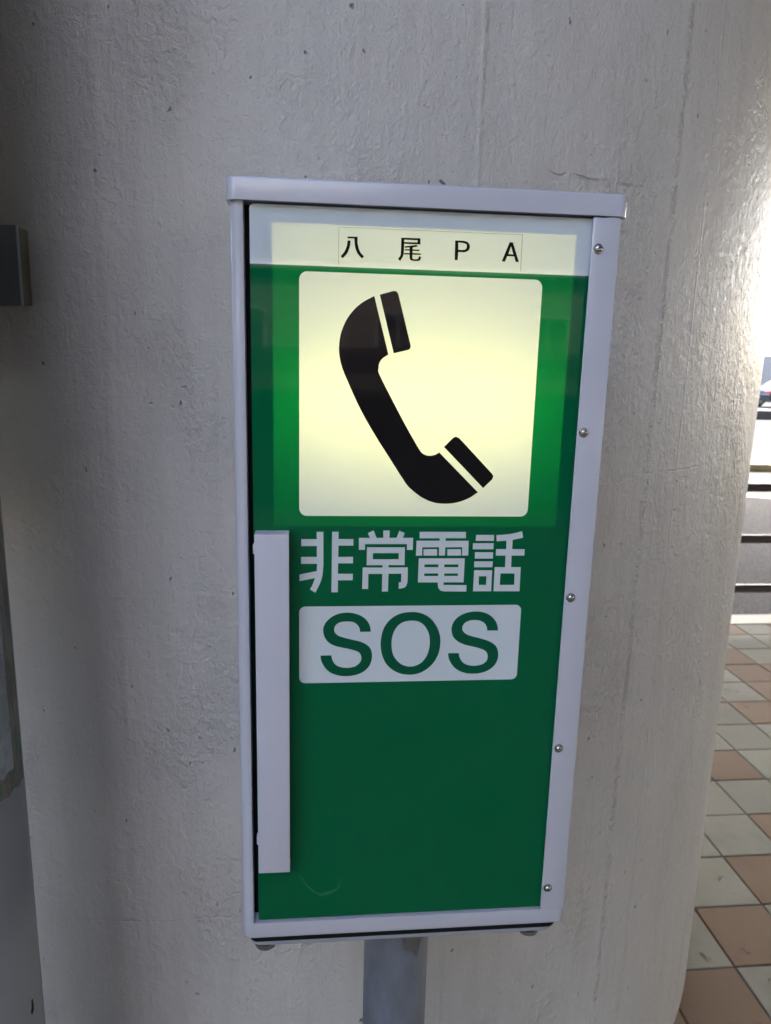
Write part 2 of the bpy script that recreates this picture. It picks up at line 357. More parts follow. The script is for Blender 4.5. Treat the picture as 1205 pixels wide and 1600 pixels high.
GL={
'hi':[[[(19,13023),(80,13023),(82,12713),(82,12703),(81,12689),(80,12673),(79,12656),(78,12639),(76,12621),(73,12602),(70,12584),(66,12568),(62,12554),(57,12539),(50,12522),(40,12500),(28,12475),(17,12452),(9,12436),(-2,12443),(-16,12452),(-31,12462),(-41,12468),(-37,12476),(-30,12487),(-23,12501),(-17,12515),(-10,12531),(-4,12550),(2,12567),(6,12579),(-138,12550),(-138,12613),(22,12646),(24,12717),(-124,12718),(-124,12783),(22,12783),(21,12888),(-122,12888),(-122,12953),(20,12953)]],[[(161,13024),(220,13024),(221,12954),(359,12954),(359,12892),(220,12892),(220,12782),(358,12783),(358,12720),(219,12721),(218,12619),(358,12618),(358,12556),(219,12556),(220,12439),(160,12439)]]],
'jo':[[[(410,12966),(514,12966),(493,13011),(545,13036),(575,12966),(638,12966),(636,13036),(696,13037),(695,12966),(763,12966),(787,13035),(837,13013),(821,12966),(918,12966),(919,12850),(864,12850),(862,12906),(468,12906),(469,12851),(412,12851)]],[[(488,12875),(843,12875),(845,12701),(694,12703),(694,12679),(877,12679),(879,12543),(878,12537),(876,12527),(874,12516),(871,12507),(867,12499),(863,12492),(857,12486),(849,12481),(837,12476),(822,12473),(807,12471),(797,12469),(795,12533),(817,12533),(818,12618),(695,12618),(694,12443),(637,12443),(636,12617),(504,12617),(505,12469),(449,12470),(451,12679),(637,12678),(636,12702),(487,12702)],[(544,12819),(787,12818),(788,12759),(544,12759)]]],
'den':[[[(979,13024),(1418,13024),(1420,12963),(1227,12963),(1228,12938),(1448,12938),(1451,12794),(1391,12794),(1390,12875),(1227,12875),(1227,12794),(1170,12794),(1168,12875),(1008,12875),(1009,12794),(951,12794),(952,12938),(1171,12938),(1170,12962),(981,12962)]],[[(1021,12856),(1149,12856),(1152,12794),(1023,12794)]],[[(1248,12856),(1378,12856),(1381,12794),(1251,12794)]],[[(979,12767),(1419,12766),(1418,12529),(1225,12530),(1226,12504),(1449,12501),(1449,12437),(1228,12440),(1222,12442),(1214,12444),(1205,12447),(1197,12451),(1191,12456),(1185,12463),(1180,12471),(1176,12478),(1174,12488),(1172,12499),(1171,12509),(1170,12516),(1169,12530),(978,12531)],[(1034,12708),(1167,12708),(1169,12680),(1035,12681)],[(1225,12707),(1360,12707),(1361,12680),(1226,12680)],[(1035,12619),(1169,12619),(1170,12593),(1036,12594)],[(1227,12618),(1359,12618),(1361,12593),(1228,12593)]]],
'wa':[[[(1518,12995),(1690,12995),(1691,12938),(1517,12938)]],[[(1491,12914),(1690,12914),(1691,12855),(1492,12855)]],[[(1515,12826),(1690,12825),(1691,12764),(1516,12764)]],[[(1513,12736),(1691,12735),(1691,12678),(1514,12678)]],[[(1516,12648),(1690,12647),(1692,12438),(1515,12439)],[(1565,12589),(1638,12589),(1640,12502),(1566,12503)]],[[(1714,12993),(1784,12997),(1798,12999),(1819,13001),(1842,13004),(1866,13008),(1890,13014),(1917,13020),(1942,13027),(1959,13031),(1962,13019),(1966,13000),(1970,12982),(1973,12969),(1872,12947),(1874,12856),(1996,12855),(1996,12793),(1871,12793),(1874,12678),(1968,12677),(1971,12436),(1716,12438),(1714,12678),(1815,12678),(1813,12793),(1718,12793),(1718,12856),(1815,12856),(1813,12940),(1719,12933)],[(1773,12616),(1912,12615),(1915,12501),(1773,12501)]]],
's1':[[[(538,12042),(537,12050),(537,12063),(535,12077),(532,12091),(528,12104),(522,12119),(515,12133),(506,12147),(496,12160),(485,12172),(472,12184),(458,12194),(442,12204),(426,12212),(408,12219),(391,12224),(373,12229),(355,12233),(337,12236),(318,12237),(299,12237),(279,12235),(260,12233),(241,12229),(223,12224),(205,12217),(188,12209),(172,12200),(157,12190),(142,12178),(129,12165),(117,12151),(107,12138),(99,12124),(93,12110),(88,12096),(85,12083),(84,12070),(84,12057),(85,12043),(87,12029),(91,12015),(95,12001),(102,11987),(109,11974),(119,11960),(129,11948),(141,11936),(154,11926),(169,11917),(184,11910),(200,11903),(215,11897),(230,11893),(245,11890),(261,11886),(278,11882),(295,11878),(312,11875),(329,11871),(346,11866),(364,11861),(381,11856),(396,11850),(409,11845),(419,11839),(428,11833),(436,11825),(443,11814),(448,11802),(451,11789),(453,11776),(453,11765),(451,11755),(448,11745),(443,11735),(436,11724),(426,11714),(415,11704),(404,11696),(394,11690),(383,11686),(371,11683),(359,11681),(347,11678),(335,11677),(322,11676),(309,11677),(294,11678),(279,11680),(264,11683),(250,11687),(236,11692),(224,11698),(212,11706),(202,11715),(193,11725),(185,11738),(178,11751),(173,11763),(169,11776),(167,11788),(166,11800),(165,11807),(144,11807),(112,11807),(81,11807),(60,11807),(61,11797),(62,11784),(64,11769),(68,11753),(74,11737),(82,11720),(91,11702),(101,11686),(112,11672),(124,11658),(137,11646),(152,11634),(167,11625),(184,11616),(202,11609),(220,11603),(237,11598),(255,11594),(274,11592),(293,11591),(313,11590),(335,11591),(357,11592),(378,11596),(398,11600),(419,11606),(438,11614),(457,11623),(473,11633),(489,11644),(503,11657),(515,11670),(526,11684),(535,11700),(542,11716),(548,11733),(552,11750),(555,11769),(556,11787),(556,11805),(554,11822),(551,11838),(546,11854),(540,11868),(532,11881),(522,11893),(511,11903),(499,11913),(486,11922),(472,11929),(456,11936),(440,11943),(421,11949),(402,11954),(381,11959),(361,11964),(341,11970),(320,11975),(300,11981),(282,11986),(267,11991),(253,11996),(241,12000),(229,12006),(219,12013),(210,12021),(202,12030),(196,12039),(192,12049),(189,12059),(189,12070),(190,12080),(192,12090),(196,12100),(202,12110),(209,12118),(217,12125),(226,12132),(236,12137),(247,12141),(260,12144),(274,12146),(288,12147),(303,12148),(318,12148),(334,12147),(350,12146),(364,12143),(376,12138),(387,12131),(397,12124),(406,12116),(414,12108),(420,12099),(425,12089),(429,12080),(432,12070),(434,12059),(435,12049),(435,12042),(456,12042),(487,12042),(517,12042)]]],
's2':[[[(1781,12038),(1780,12048),(1779,12061),(1776,12076),(1773,12091),(1767,12105),(1761,12120),(1753,12134),(1743,12148),(1733,12161),(1721,12173),(1708,12185),(1695,12195),(1680,12204),(1664,12213),(1647,12220),(1630,12226),(1612,12230),(1593,12233),(1574,12236),(1554,12236),(1534,12236),(1514,12234),(1494,12231),(1474,12227),(1455,12221),(1436,12214),(1418,12206),(1401,12196),(1386,12186),(1372,12175),(1360,12162),(1349,12149),(1341,12136),(1334,12122),(1329,12107),(1325,12093),(1322,12080),(1321,12068),(1321,12055),(1322,12042),(1325,12028),(1328,12014),(1333,11999),(1339,11985),(1347,11972),(1358,11959),(1369,11948),(1382,11937),(1396,11927),(1411,11918),(1428,11910),(1444,11903),(1459,11897),(1475,11892),(1492,11888),(1508,11884),(1525,11880),(1543,11875),(1561,11871),(1579,11866),(1596,11861),(1613,11855),(1630,11849),(1644,11843),(1655,11837),(1664,11831),(1671,11825),(1677,11817),(1683,11808),(1688,11797),(1691,11786),(1693,11774),(1693,11762),(1692,11749),(1690,11737),(1685,11725),(1677,11716),(1667,11707),(1656,11699),(1646,11692),(1636,11688),(1626,11685),(1616,11682),(1605,11680),(1594,11678),(1582,11677),(1569,11676),(1556,11676),(1542,11677),(1527,11679),(1512,11682),(1497,11686),(1484,11691),(1470,11698),(1458,11705),(1447,11714),(1437,11725),(1429,11738),(1421,11751),(1415,11764),(1411,11777),(1408,11790),(1406,11802),(1404,11810),(1382,11811),(1351,11811),(1319,11811),(1298,11811),(1299,11801),(1301,11786),(1304,11769),(1309,11753),(1315,11737),(1323,11721),(1333,11704),(1343,11689),(1355,11674),(1368,11660),(1383,11647),(1398,11636),(1414,11626),(1432,11617),(1451,11610),(1469,11604),(1488,11599),(1507,11596),(1526,11594),(1546,11593),(1566,11593),(1588,11593),(1609,11595),(1630,11599),(1651,11604),(1671,11610),(1690,11618),(1708,11627),(1724,11637),(1739,11649),(1752,11662),(1764,11675),(1773,11689),(1781,11704),(1788,11720),(1793,11736),(1796,11752),(1798,11769),(1798,11786),(1796,11803),(1794,11820),(1789,11837),(1784,11853),(1776,11867),(1768,11880),(1757,11891),(1746,11901),(1733,11910),(1720,11919),(1705,11926),(1690,11933),(1674,11940),(1655,11946),(1636,11952),(1616,11958),(1597,11964),(1579,11969),(1560,11973),(1543,11978),(1527,11983),(1511,11988),(1496,11993),(1483,11998),(1471,12005),(1460,12012),(1450,12020),(1441,12029),(1435,12038),(1430,12047),(1427,12057),(1426,12067),(1427,12077),(1429,12087),(1433,12097),(1439,12107),(1445,12116),(1453,12123),(1463,12130),(1473,12135),(1484,12140),(1496,12144),(1509,12147),(1522,12148),(1536,12149),(1550,12149),(1565,12148),(1580,12146),(1594,12143),(1607,12138),(1619,12132),(1631,12126),(1641,12118),(1649,12110),(1656,12100),(1661,12090),(1666,12080),(1670,12069),(1672,12057),(1674,12047),(1675,12039),(1697,12039),(1728,12039),(1759,12039)]]],
'o':[[[(931,12237),(956,12236),(981,12233),(1005,12228),(1027,12221),(1049,12212),(1070,12201),(1090,12188),(1109,12173),(1127,12155),(1144,12134),(1160,12111),(1174,12089),(1186,12067),(1195,12044),(1203,12021),(1209,11999),(1214,11979),(1216,11960),(1218,11941),(1218,11921),(1217,11898),(1216,11873),(1212,11849),(1208,11824),(1201,11801),(1192,11778),(1182,11755),(1171,11734),(1158,11714),(1143,11696),(1127,11678),(1110,11662),(1092,11647),(1072,11634),(1052,11622),(1031,11612),(1009,11604),(987,11599),(963,11595),(940,11593),(915,11594),(890,11596),(866,11600),(842,11606),(819,11614),(796,11625),(775,11637),(755,11650),(736,11665),(720,11681),(704,11699),(690,11718),(678,11739),(668,11762),(659,11785),(651,11809),(645,11834),(641,11860),(638,11886),(636,11911),(636,11937),(638,11963),(641,11988),(645,12012),(650,12036),(657,12058),(665,12080),(676,12101),(688,12121),(702,12140),(718,12158),(736,12174),(755,12189),(777,12202),(800,12214),(824,12223),(850,12230),(877,12234),(904,12236)],[(939,12150),(957,12149),(975,12146),(992,12142),(1008,12135),(1023,12126),(1037,12115),(1051,12102),(1063,12087),(1074,12072),(1084,12054),(1093,12036),(1100,12018),(1105,12001),(1109,11983),(1111,11965),(1113,11946),(1114,11927),(1114,11908),(1113,11888),(1111,11868),(1107,11848),(1102,11827),(1096,11806),(1088,11787),(1079,11769),(1068,11753),(1057,11738),(1045,11724),(1031,11713),(1017,11703),(1003,11695),(988,11689),(974,11684),(959,11681),(944,11679),(928,11679),(912,11680),(895,11683),(878,11688),(862,11694),(847,11702),(832,11712),(817,11724),(804,11737),(791,11753),(779,11770),(768,11788),(759,11807),(753,11828),(748,11849),(745,11870),(743,11892),(742,11913),(742,11934),(743,11955),(745,11975),(749,11995),(754,12015),(760,12035),(767,12052),(776,12069),(787,12085),(798,12099),(810,12111),(823,12121),(836,12129),(851,12136),(866,12141),(883,12145),(902,12148),(921,12150)]]],
'hachi':[[[(268,15613),(355,15615),(356,15560),(359,15551),(362,15538),(366,15524),(370,15512),(374,15503),(378,15495),(383,15488),(388,15481),(395,15474),(402,15468),(408,15462),(413,15458),(410,15454),(405,15448),(400,15442),(397,15438),(392,15443),(384,15449),(375,15458),(367,15467),(359,15476),(352,15487),(346,15499),(340,15511),(337,15523),(334,15535),(332,15547),(331,15559),(329,15570),(329,15582),(328,15593),(327,15600),(269,15599)]],[[(271,15583),(296,15580),(295,15571),(294,15558),(292,15543),(289,15529),(285,15516),(280,15503),(275,15489),(268,15477),(259,15465),(248,15453),(238,15442),(231,15435),(227,15438),(222,15443),(216,15447),(213,15450),(219,15458),(228,15469),(238,15482),(246,15493),(252,15505),(257,15517),(261,15528),(264,15535)]]],
'bi':[[[(731,15622),(897,15623),(899,15573),(759,15574),(756,15495),(755,15490),(754,15483),(752,15475),(749,15467),(744,15457),(737,15447),(730,15437),(726,15430),(722,15434),(717,15439),(711,15444),(707,15448),(711,15453),(717,15460),(722,15468),(727,15476),(729,15485),(730,15496),(730,15505),(731,15511)],[(758,15607),(873,15607),(873,15588),(757,15588)]],[[(864,15569),(879,15556),(833,15546),(832,15530),(892,15530),(892,15519),(833,15519),(832,15500),(906,15499),(906,15488),(832,15487),(832,15463),(833,15460),(833,15457),(835,15453),(838,15451),(845,15450),(855,15450),(864,15450),(872,15451),(877,15452),(880,15454),(883,15457),(885,15460),(887,15464),(888,15469),(888,15473),(889,15477),(893,15475),(899,15474),(904,15472),(908,15470),(908,15466),(906,15460),(904,15453),(902,15448),(899,15444),(895,15441),(890,15439),(884,15437),(873,15436),(860,15436),(846,15436),(835,15437),(828,15438),(822,15440),(818,15443),(814,15446),(811,15450),(810,15456),(808,15462),(808,15465),(807,15487),(758,15487),(758,15497),(807,15499),(806,15519),(763,15519),(763,15529),(806,15530),(805,15545),(765,15541),(762,15553),(817,15560)]]],
'p':[[[(1201,15618),(1272,15618),(1279,15617),(1289,15615),(1300,15613),(1310,15609),(1317,15603),(1324,15596),(1329,15588),(1332,15579),(1333,15571),(1332,15561),(1330,15552),(1326,15544),(1320,15538),(1312,15533),(1303,15528),(1295,15525),(1287,15524),(1280,15523),(1273,15523),(1269,15523),(1233,15524),(1230,15456),(1204,15457)],[(1229,15601),(1269,15600),(1274,15599),(1282,15597),(1291,15595),(1297,15592),(1301,15588),(1303,15584),(1305,15579),(1305,15573),(1305,15567),(1303,15560),(1300,15553),(1296,15548),(1289,15545),(1281,15543),(1272,15542),(1266,15541),(1232,15543)]]],
'a':[[[(1683,15621),(1712,15621),(1776,15460),(1747,15461),(1731,15505),(1668,15505),(1651,15459),(1622,15460)],[(1698,15588),(1722,15521),(1677,15523)]]],
'hs':[[[(509,15132),(493,15125),(471,15113),(446,15100),(423,15087),(404,15074),(384,15059),(365,15044),(347,15027),(330,15009),(313,14989),(297,14968),(282,14947),(268,14924),(256,14900),(245,14875),(236,14852),(228,14830),(222,14808),(217,14786),(213,14764),(210,14742),(208,14720),(207,14698),(206,14677),(207,14658),(208,14641),(210,14624),(213,14604),(217,14583),(222,14561),(229,14537),(238,14509),(250,14479),(264,14446),(281,14409),(300,14367),(323,14317),(349,14262),(377,14204),(407,14147),(438,14091),(471,14034),(506,13977),(542,13920),(579,13862),(618,13804),(657,13746),(694,13690),(732,13633),(769,13576),(804,13525),(833,13483),(856,13455),(873,13438),(889,13425),(907,13410),(928,13393),(950,13377),(972,13361),(996,13347),(1022,13334),(1048,13322),(1075,13312),(1102,13304),(1128,13299),(1154,13296),(1180,13294),(1206,13294),(1232,13294),(1258,13296),(1283,13299),(1310,13304),(1338,13311),(1366,13320),(1394,13331),(1421,13343),(1448,13358),(1475,13376),(1498,13392),(1515,13403),(1437,13478),(1324,13588),(1211,13698),(1134,13773),(1128,13769),(1120,13763),(1111,13757),(1100,13752),(1090,13748),(1078,13745),(1066,13742),(1053,13741),(1041,13741),(1029,13742),(1017,13744),(1006,13748),(996,13752),(986,13757),(977,13764),(969,13771),(963,13777),(959,13782),(953,13791),(941,13809),(922,13839),(899,13877),(871,13922),(842,13971),(810,14025),(775,14086),(739,14150),(704,14213),(668,14278),(630,14346),(596,14409),(571,14457),(559,14485),(556,14499),(558,14507),(559,14517),(560,14530),(561,14544),(564,14557),(569,14569),(574,14579),(581,14590),(589,14599),(598,14608),(610,14616),(623,14625),(636,14632),(644,14637),(617,14737),(576,14885),(536,15032)]],[[(556,15145),(674,15180),(679,15180),(686,15180),(694,15179),(701,15177),(707,15172),(712,15165),(716,15158),(719,15153),(744,15065),(780,14937),(816,14808),(841,14720),(840,14715),(839,14707),(838,14699),(835,14693),(831,14689),(825,14685),(819,14683),(815,14681),(691,14650)]],[[(1176,13823),(1255,13906),(1260,13908),(1267,13913),(1275,13917),(1283,13918),(1292,13916),(1302,13912),(1312,13907),(1318,13903),(1383,13838),(1478,13742),(1573,13646),(1637,13581),(1641,13576),(1645,13569),(1650,13561),(1652,13554),(1650,13546),(1647,13538),(1643,13530),(1640,13525),(1561,13444)]]]}
SCUFF = [(-0.01303, 0.94233), (-0.00686, 0.93121), (0.0, 0.92391), (0.00738, 0.91881), (0.01473, 0.92143), (0.0221, 0.92254), (0.02615, 0.92778), (0.02735, 0.93803), (0.02834, 0.9376), (0.02781, 0.92675), (0.02425, 0.92092), (0.01509, 0.91688), (0.0074, 0.91579), (-0.0013, 0.92192), (-0.00815, 0.92978), (-0.014, 0.94164)]
D = .6526                 # plane of the printed door pane
# ================================================================== THE SETTING
# ground: one asphalt sheet to the horizon
bm = bmesh.new(); add_box(bm, -300, 300, -300, 300, -.32, -.12)
obj('ground', bm, 'asphalt', kind='structure')
# pavement: bed + paver tiles 200 x 200 mm, aligned with the cabinet
T0X, T0Y, T = 1.04909, 1.64469, .2
bm = bmesh.new(); add_box(bm, -7, 9, -6, 3.806, -.119, -.006)
obj('pavement_bed', bm, 'joint', kind='structure')
known = {(0, -1): 1, (-1, -1): 0, (-1, -2): 1, (0, -2): 0, (0, 0): 0, (1, 0): 1, (1, 1): 0, (0, 1): 0, (2, 1): 1, (2, 2): 0, (1, 2): 0, (2, 3): 1, (3, 3): 0, (3, 4): 0, (2, 4): 0,
         (3, 5): 0, (4, 5): 1, (3, 6): 0, (4, 6): 0, (5, 6): 1, (4, 7): 0, (5, 7): 1, (6, 7): 1, (5, 8): 1, (6, 8): 0, (7, 8): 0, (5, 9): 0, (6, 9): 0, (7, 9): 0, (6, 10): 1, (7, 10): 0, (1, -1): 0}
random.seed(5)
bm = bmesh.new(); lay = bm.faces.layers.float.new('shade'); 
for i in range(-40, 40):
    for j in range(-38, 11):
        x0 = T0X + i * T; y0 = T0Y + j * T
        if x0 < -6.9 or x0 > 8.7 or y0 < -5.9: continue
        x1, y1 = x0 + T, y0 + T
        if y1 > 3.803: y1 = 3.803
        if y1 - y0 < .02: continue
        br = known.get((i, j), 1 if random.random() < .36 else 0)
        sh = random.random(); g = .0022; e = .0022
        dz = random.uniform(-.0006, .0006); tl = [random.uniform(-.0004, .0004) for _ in range(4)]
        lo = [(x0 + g, y0 + g), (x1 - g, y0 + g), (x1 - g, y1 - g), (x0 + g, y1 - g)]
        hi = [(x0 + g + e, y0 + g + e), (x1 - g - e, y0 + g + e), (x1 - g - e, y1 - g - e), (x0 + g + e, y1 - g - e)]
        vb = [bm.verts.new((*p, -.008)) for p in lo]; vm = [bm.verts.new((*p, -.0018 + dz)) for p in lo]; vt = [bm.verts.new((*p, dz + t_)) for p, t_ in zip(hi, tl)]
        fs = [bm.faces.new(vt)]
        for a, b in ((vb, vm), (vm, vt)):
            for k in range(4): fs.append(bm.faces.new((a[k], a[(k + 1) % 4], b[(k + 1) % 4], b[k])))
        for f in fs: f.material_index = br; f[lay] = sh
obj('pavement', bm, ['tile_grey', 'tile_brown'], kind='structure')
bm = bmesh.new()
for k in range(-12, 15):
    add_box(bm, k * .6 + .003, k * .6 + .597, 3.808, 3.968, -.30, .002, .006)
obj('kerb', bm, 'kerb', kind='structure')
# parking-bay lines, 4 mm above the asphalt
def gline(a, b, wd, z=-.116):
    a, b = Vector((*a, z)), Vector((*b, z)); d = (b - a).normalized(); s = Vector((-d.y, d.x, 0)) * wd / 2
    bm = bmesh.new(); vs = [bm.verts.new(p) for p in (a - s, b - s, b + s, a + s)]; bm.faces.new(vs); return bm
bm = gline((4.2, 9.4), (8.6, 7.1), .15)
for k in range(4):
    b2 = gline((4.2 + k * 4.5 + 4.5, 9.4), (8.6 + k * 4.5 + 4.5, 7.1), .15); me = bpy.data.meshes.new('t'); b2.to_mesh(me); bm.from_mesh(me); bpy.data.meshes.remove(me); b2.free()
obj('parking_lines', bm, 'line', kind='structure')
bm = bmesh.new(); add_box(bm, -12, 60, 10.9, 11.6, -.119, .0, .01)
obj('traffic_island', bm, 'isl', kind='structure')
# unseen viaduct deck, added overhead: it is what puts the whole place in shade
bm = bmesh.new(); add_box(bm, -60, 60, -2.2, 14.0, 6.2, 7.6)
add_box(bm, -60, 60, -36, -9.8, 6.2, 7.6)                    # added second slab; the gap is left so daylight falls through
add_box(bm, 0.9, 60, -9.797, -2.203, 6.25, 7.55)  # added fill, closes the gap to the right so light comes from the left
add_box(bm, -60, -12, -9.797, -2.203, 6.25, 7.55)             # added fill, closes the gap at the far left
for yy in (13.75, -36.0, -10.05): add_box(bm, -60, 60, yy, yy + .25, 7.603, 8.1)
add_box(bm, -60, 60, -2.2, -1.95, 7.603, 8.1)
for yy in (-1.4, 1.6, 5.4, 12.0, -11.0, -14, -20, -26): add_box(bm, -60, 60, yy, yy + .7, 5.2, 6.197)
obj('added_shade_deck', bm, 'concrete', kind='structure')
# dark screen wall added at the left, out of view: keeps the left side of the column dim
bm = bmesh.new(); add_box(bm, -2.13, -2.00, -.6, 1.75, -.004, 2.9, .01)
obj('added_shade_wall', bm, 'board', kind='structure')

# ================================================================== COLUMN
CX, CY, CR = 0.0, 2.013, 1.083
bm = bmesh.new(); uvl = bm.loops.layers.uv.new('UVMap'); N = 256; zs = [-.11 + (5.305) * k / 40 for k in range(41)]
ring = [[bm.verts.new((CX + CR * math.sin(t), CY - CR * math.cos(t), z)) for t in [2 * math.pi * i / N - math.pi for i in range(N)]] for z in zs]
for k in range(40):
    for i in range(N):
        f = bm.faces.new((ring[k][i], ring[k][(i + 1) % N], ring[k + 1][(i + 1) % N], ring[k + 1][i])); f.smooth = True
        for lp, (a, b) in zip(f.loops, ((i, k), (i + 1, k), (i + 1, k + 1), (i, k + 1))): lp[uvl].uv = (CR * (2 * math.pi * a / N - math.pi), zs[b])
col = obj('concrete_column', bm, 'column', smooth=False)
for p in col.data.polygons: p.use_smooth = True
tag(col, 'huge round grey painted concrete column with pits and paint ridges behind the phone cabinet', 'column')

# ================================================================== EMERGENCY PHONE CABINET
X0, X1 = -.0722, .2678; ZB, ZT = .8700, 1.6050; YF = .6500; YB = .850
box = thing('emergency_phone_cabinet', 'pale grey emergency telephone cabinet with lit green SOS door, standing on a post', 'emergency phone', (.1, .745, -.004))
# body: rounded shell, closed bottom rail
def rxy(x0, x1, y0, y1, r, n=8): return rrect(x0, x1, y0, y1, r, n)
bm = bmesh.new()
rr = .0085; lip = .0118
outer = []
for k in range(9):            # front-left corner
    a = R(180 + 90 * k / 8); outer.append((X0 + rr + rr * math.cos(a), YF + rr + rr * math.sin(a)))
front_l = [(X0 + lip - .0016, YF), (X0 + lip - .0004, YF + .0006), (X0 + lip, YF + .002), (X0 + lip, YF + .014), (X0 + .002, YF + .014), (X0 + .002, YB - .002), (X1 - .002, YB - .002), (X1 - .002, YF + .014), (X1 - .014, YF + .014), (X1 - .014, YF)]
fr = []
for k in range(9):
    a = R(270 + 90 * k / 8); fr.append((X1 - rr + rr * math.cos(a), YF + rr + rr * math.sin(a)))
back = [(X1, YB), (X0, YB)]
prof = outer + front_l + fr + back
extrude_xy(bm, prof, .8888, 1.5860)
# bottom rail with softly rounded lower edge
full = rxy(X0, X1 + .0015, YF, YB, rr)
rings = [(.0, .8888), (0, .8735), (.0006, .8715), (.0022, .8702), (.005, .8698)]
prev = None
for off, z in rings:
    pr = rxy(X0 + off, X1 + .0015 - off, YF + off, YB - off, rr - off * .8)
    cur = [bm.verts.new((x, y, z)) for x, y in pr]
    if prev is None: bm.faces.new(cur)
    else:
        for i in range(len(cur)): bm.faces.new((prev[i], prev[(i + 1) % len(cur)], cur[(i + 1) % len(cur)], cur[i]))
    prev = cur
bm.faces.new(list(reversed(prev)))
add_box(bm, X1 + .0002, X1 + .0014, YF + .006, YB - .01, .8889, .9035, .0005)
obj('cabinet_body', bm, 'paint', box, smooth=True)
# black sheets behind the pane stand in for the shade inside the door gap
bm = bmesh.new(); add_box(bm, X0 + .0125, X1 - .0145, YF + .0135, YF + .016, .8895, 1.585)
# opening of the backing where the lamp housing sits
bm.free(); bm = bmesh.new()
LX0, LX1, LZ0, LZ1 = -.0367, .2277, 1.3080, 1.5700
for a in ((X0 + .0025, LX0 - .003, .8895, 1.5855), (LX1 + .003, X1 - .0025, .8895, 1.5855), (LX0 - .0028, LX1 + .0028, .8895, LZ0 - .003), (LX0 - .0028, LX1 + .0028, LZ1 + .003, 1.5855)):
    add_box(bm, a[0], a[1], YF + .0155, YF + .018, a[2], a[3])
obj('gap_shade_sheet', bm, 'black', box)
# lid
bm = bmesh.new(); prev = None
for off, z in ((.0, 1.5862), (0, 1.6025), (.0005, 1.6040), (.0018, 1.6050), (.004, 1.6052)):
    pr = rxy(-.0745 + off, .2716 - off, YF - .0035 + off, YB + .006 - off, .009 - off * .6)
    cur = [bm.verts.new((x, y, z)) for x, y in pr]
    if prev is None: bm.faces.new(cur)
    else:
        for i in range(len(cur)): bm.faces.new((prev[i], prev[(i + 1) % len(cur)], cur[(i + 1) % len(cur)], cur[i]))
    prev = cur
bm.faces.new(list(reversed(prev)))
lid = obj('lid', bm, 'paint', box, smooth=True)
# gasket + drip tray + bolts below the body
bm = bmesh.new(); extrude_xy(bm, rxy(X0 + .006, X1 - .005, YF + .005, YB - .006, .010), .8625, .8697)
obj('gasket', bm, 'black', box, smooth=True)
bm = bmesh.new(); prev = None
for off, z in ((0, .8625), (0, .8560), (.002, .8535), (.006, .8527)):
    pr = rxy(X0 + .006 + off, X1 - .006 - off, YF + .008 + off, YB - .006 - off, .012)
    cur = [bm.verts.new((x, y, z)) for x, y in pr]
    if prev is None: bm.faces.new(cur)
    else:
        for i in range(len(cur)): bm.faces.new((prev[i], prev[(i + 1) % len(cur)], cur[(i + 1) % len(cur)], cur[i]))
    prev = cur
bm.faces.new(list(reversed(prev)))
tray = obj('drip_tray', bm, 'tray', box, smooth=True)
for bx in (-.050, .236):
    bm = bmesh.new(); add_tube(bm, (bx, YF + .020, .8526), (bx, YF + .020, .8480), .0115, 20); add_tube(bm, (bx, YF + .020, .8478), (bx, YF + .020, .8450), .0075, 6)
    obj('bolt', bm, 'dull_steel', tray)

# door: printed pane ----------------------------------------------------------
DX0, DX1, DZ0, DZ1, GZ = -.0556, .2500, .8910, 1.5846, 1.5365
phone_rect = rrect(-.0141, .2002, 1.3173, 1.5318, .0070, 8)
bm = bmesh.new()
tess(bm, [[(DX0, DZ0), (DX1, DZ0), (DX1, GZ), (DX0, GZ)], list(reversed(phone_rect))], D, 0)
tess(bm, [phone_rect], D, 1)
top = [(DX0, GZ), (DX1, GZ), (DX1, DZ1)] + [(DX0 + .004 + .004 * math.cos(R(90 + 90 * k / 5)), DZ1 - .004 + .004 * math.sin(R(90 + 90 * k / 5))) for k in range(6)]
tess(bm, [top], D, 1)
door = obj('door_panel', bm, ['green', 'white'], box)
bm = bmesh.new()
for a in ((DX0 + .0001, DX0 + .0016, DZ0, DZ1 - .004), (DX1 - .0016, DX1, DZ0, DZ1 - .004)): add_box(bm, a[0], a[1], D + .0002, D + .0075, a[2], a[3])
for a in ((DZ0 + .0001, DZ0 + .0016), (DZ1 - .0017, DZ1 - .0002)): add_box(bm, DX0 + .0017, DX1 - .0017, D + .0002, D + .0075, a[0], a[1])
obj('pane_edge', bm, 'rim', door)
# lettering and symbol
for k in range(3): obj('handset_symbol', glyph_bm('hs', D - .00035, k), 'ink_black', door)
for n in ('hi', 'jo', 'den', 'wa'): obj('white_character', glyph_bm(n, D - .00035), 'ink_white', door)
bm = bmesh.new(); pl = rrect(-.0141, .1999, 1.1524, 1.2299, .0058, 8); tess(bm, [pl], D - .00030)
plate = obj('sos_plate', bm, 'plate_white', door)
for n in ('s1', 'o', 's2'): obj('green_letter', glyph_bm(n, D - .00062), 'ink_green', door)
bm = bmesh.new()
for a in ((.0193, .0196, 1.5382, 1.5685), (.1793, .1796, 1.5382, 1.5690)): add_box(bm, a[0], a[1], D - .0005, D - .0002, a[2], a[3])
add_box(bm, .0197, .1792, D - .00045, D - .0002, 1.56865, 1.56880)
obj('name_label', bm, 'hair', door)
for n in ('hachi', 'bi', 'p', 'a'): obj('black_character', glyph_bm(n, D - .00035), 'ink_black', door)
bm = bmesh.new(); tess(bm, [SCUFF], D - .00020)
obj('scuff_mark', bm, 'scuff', door)
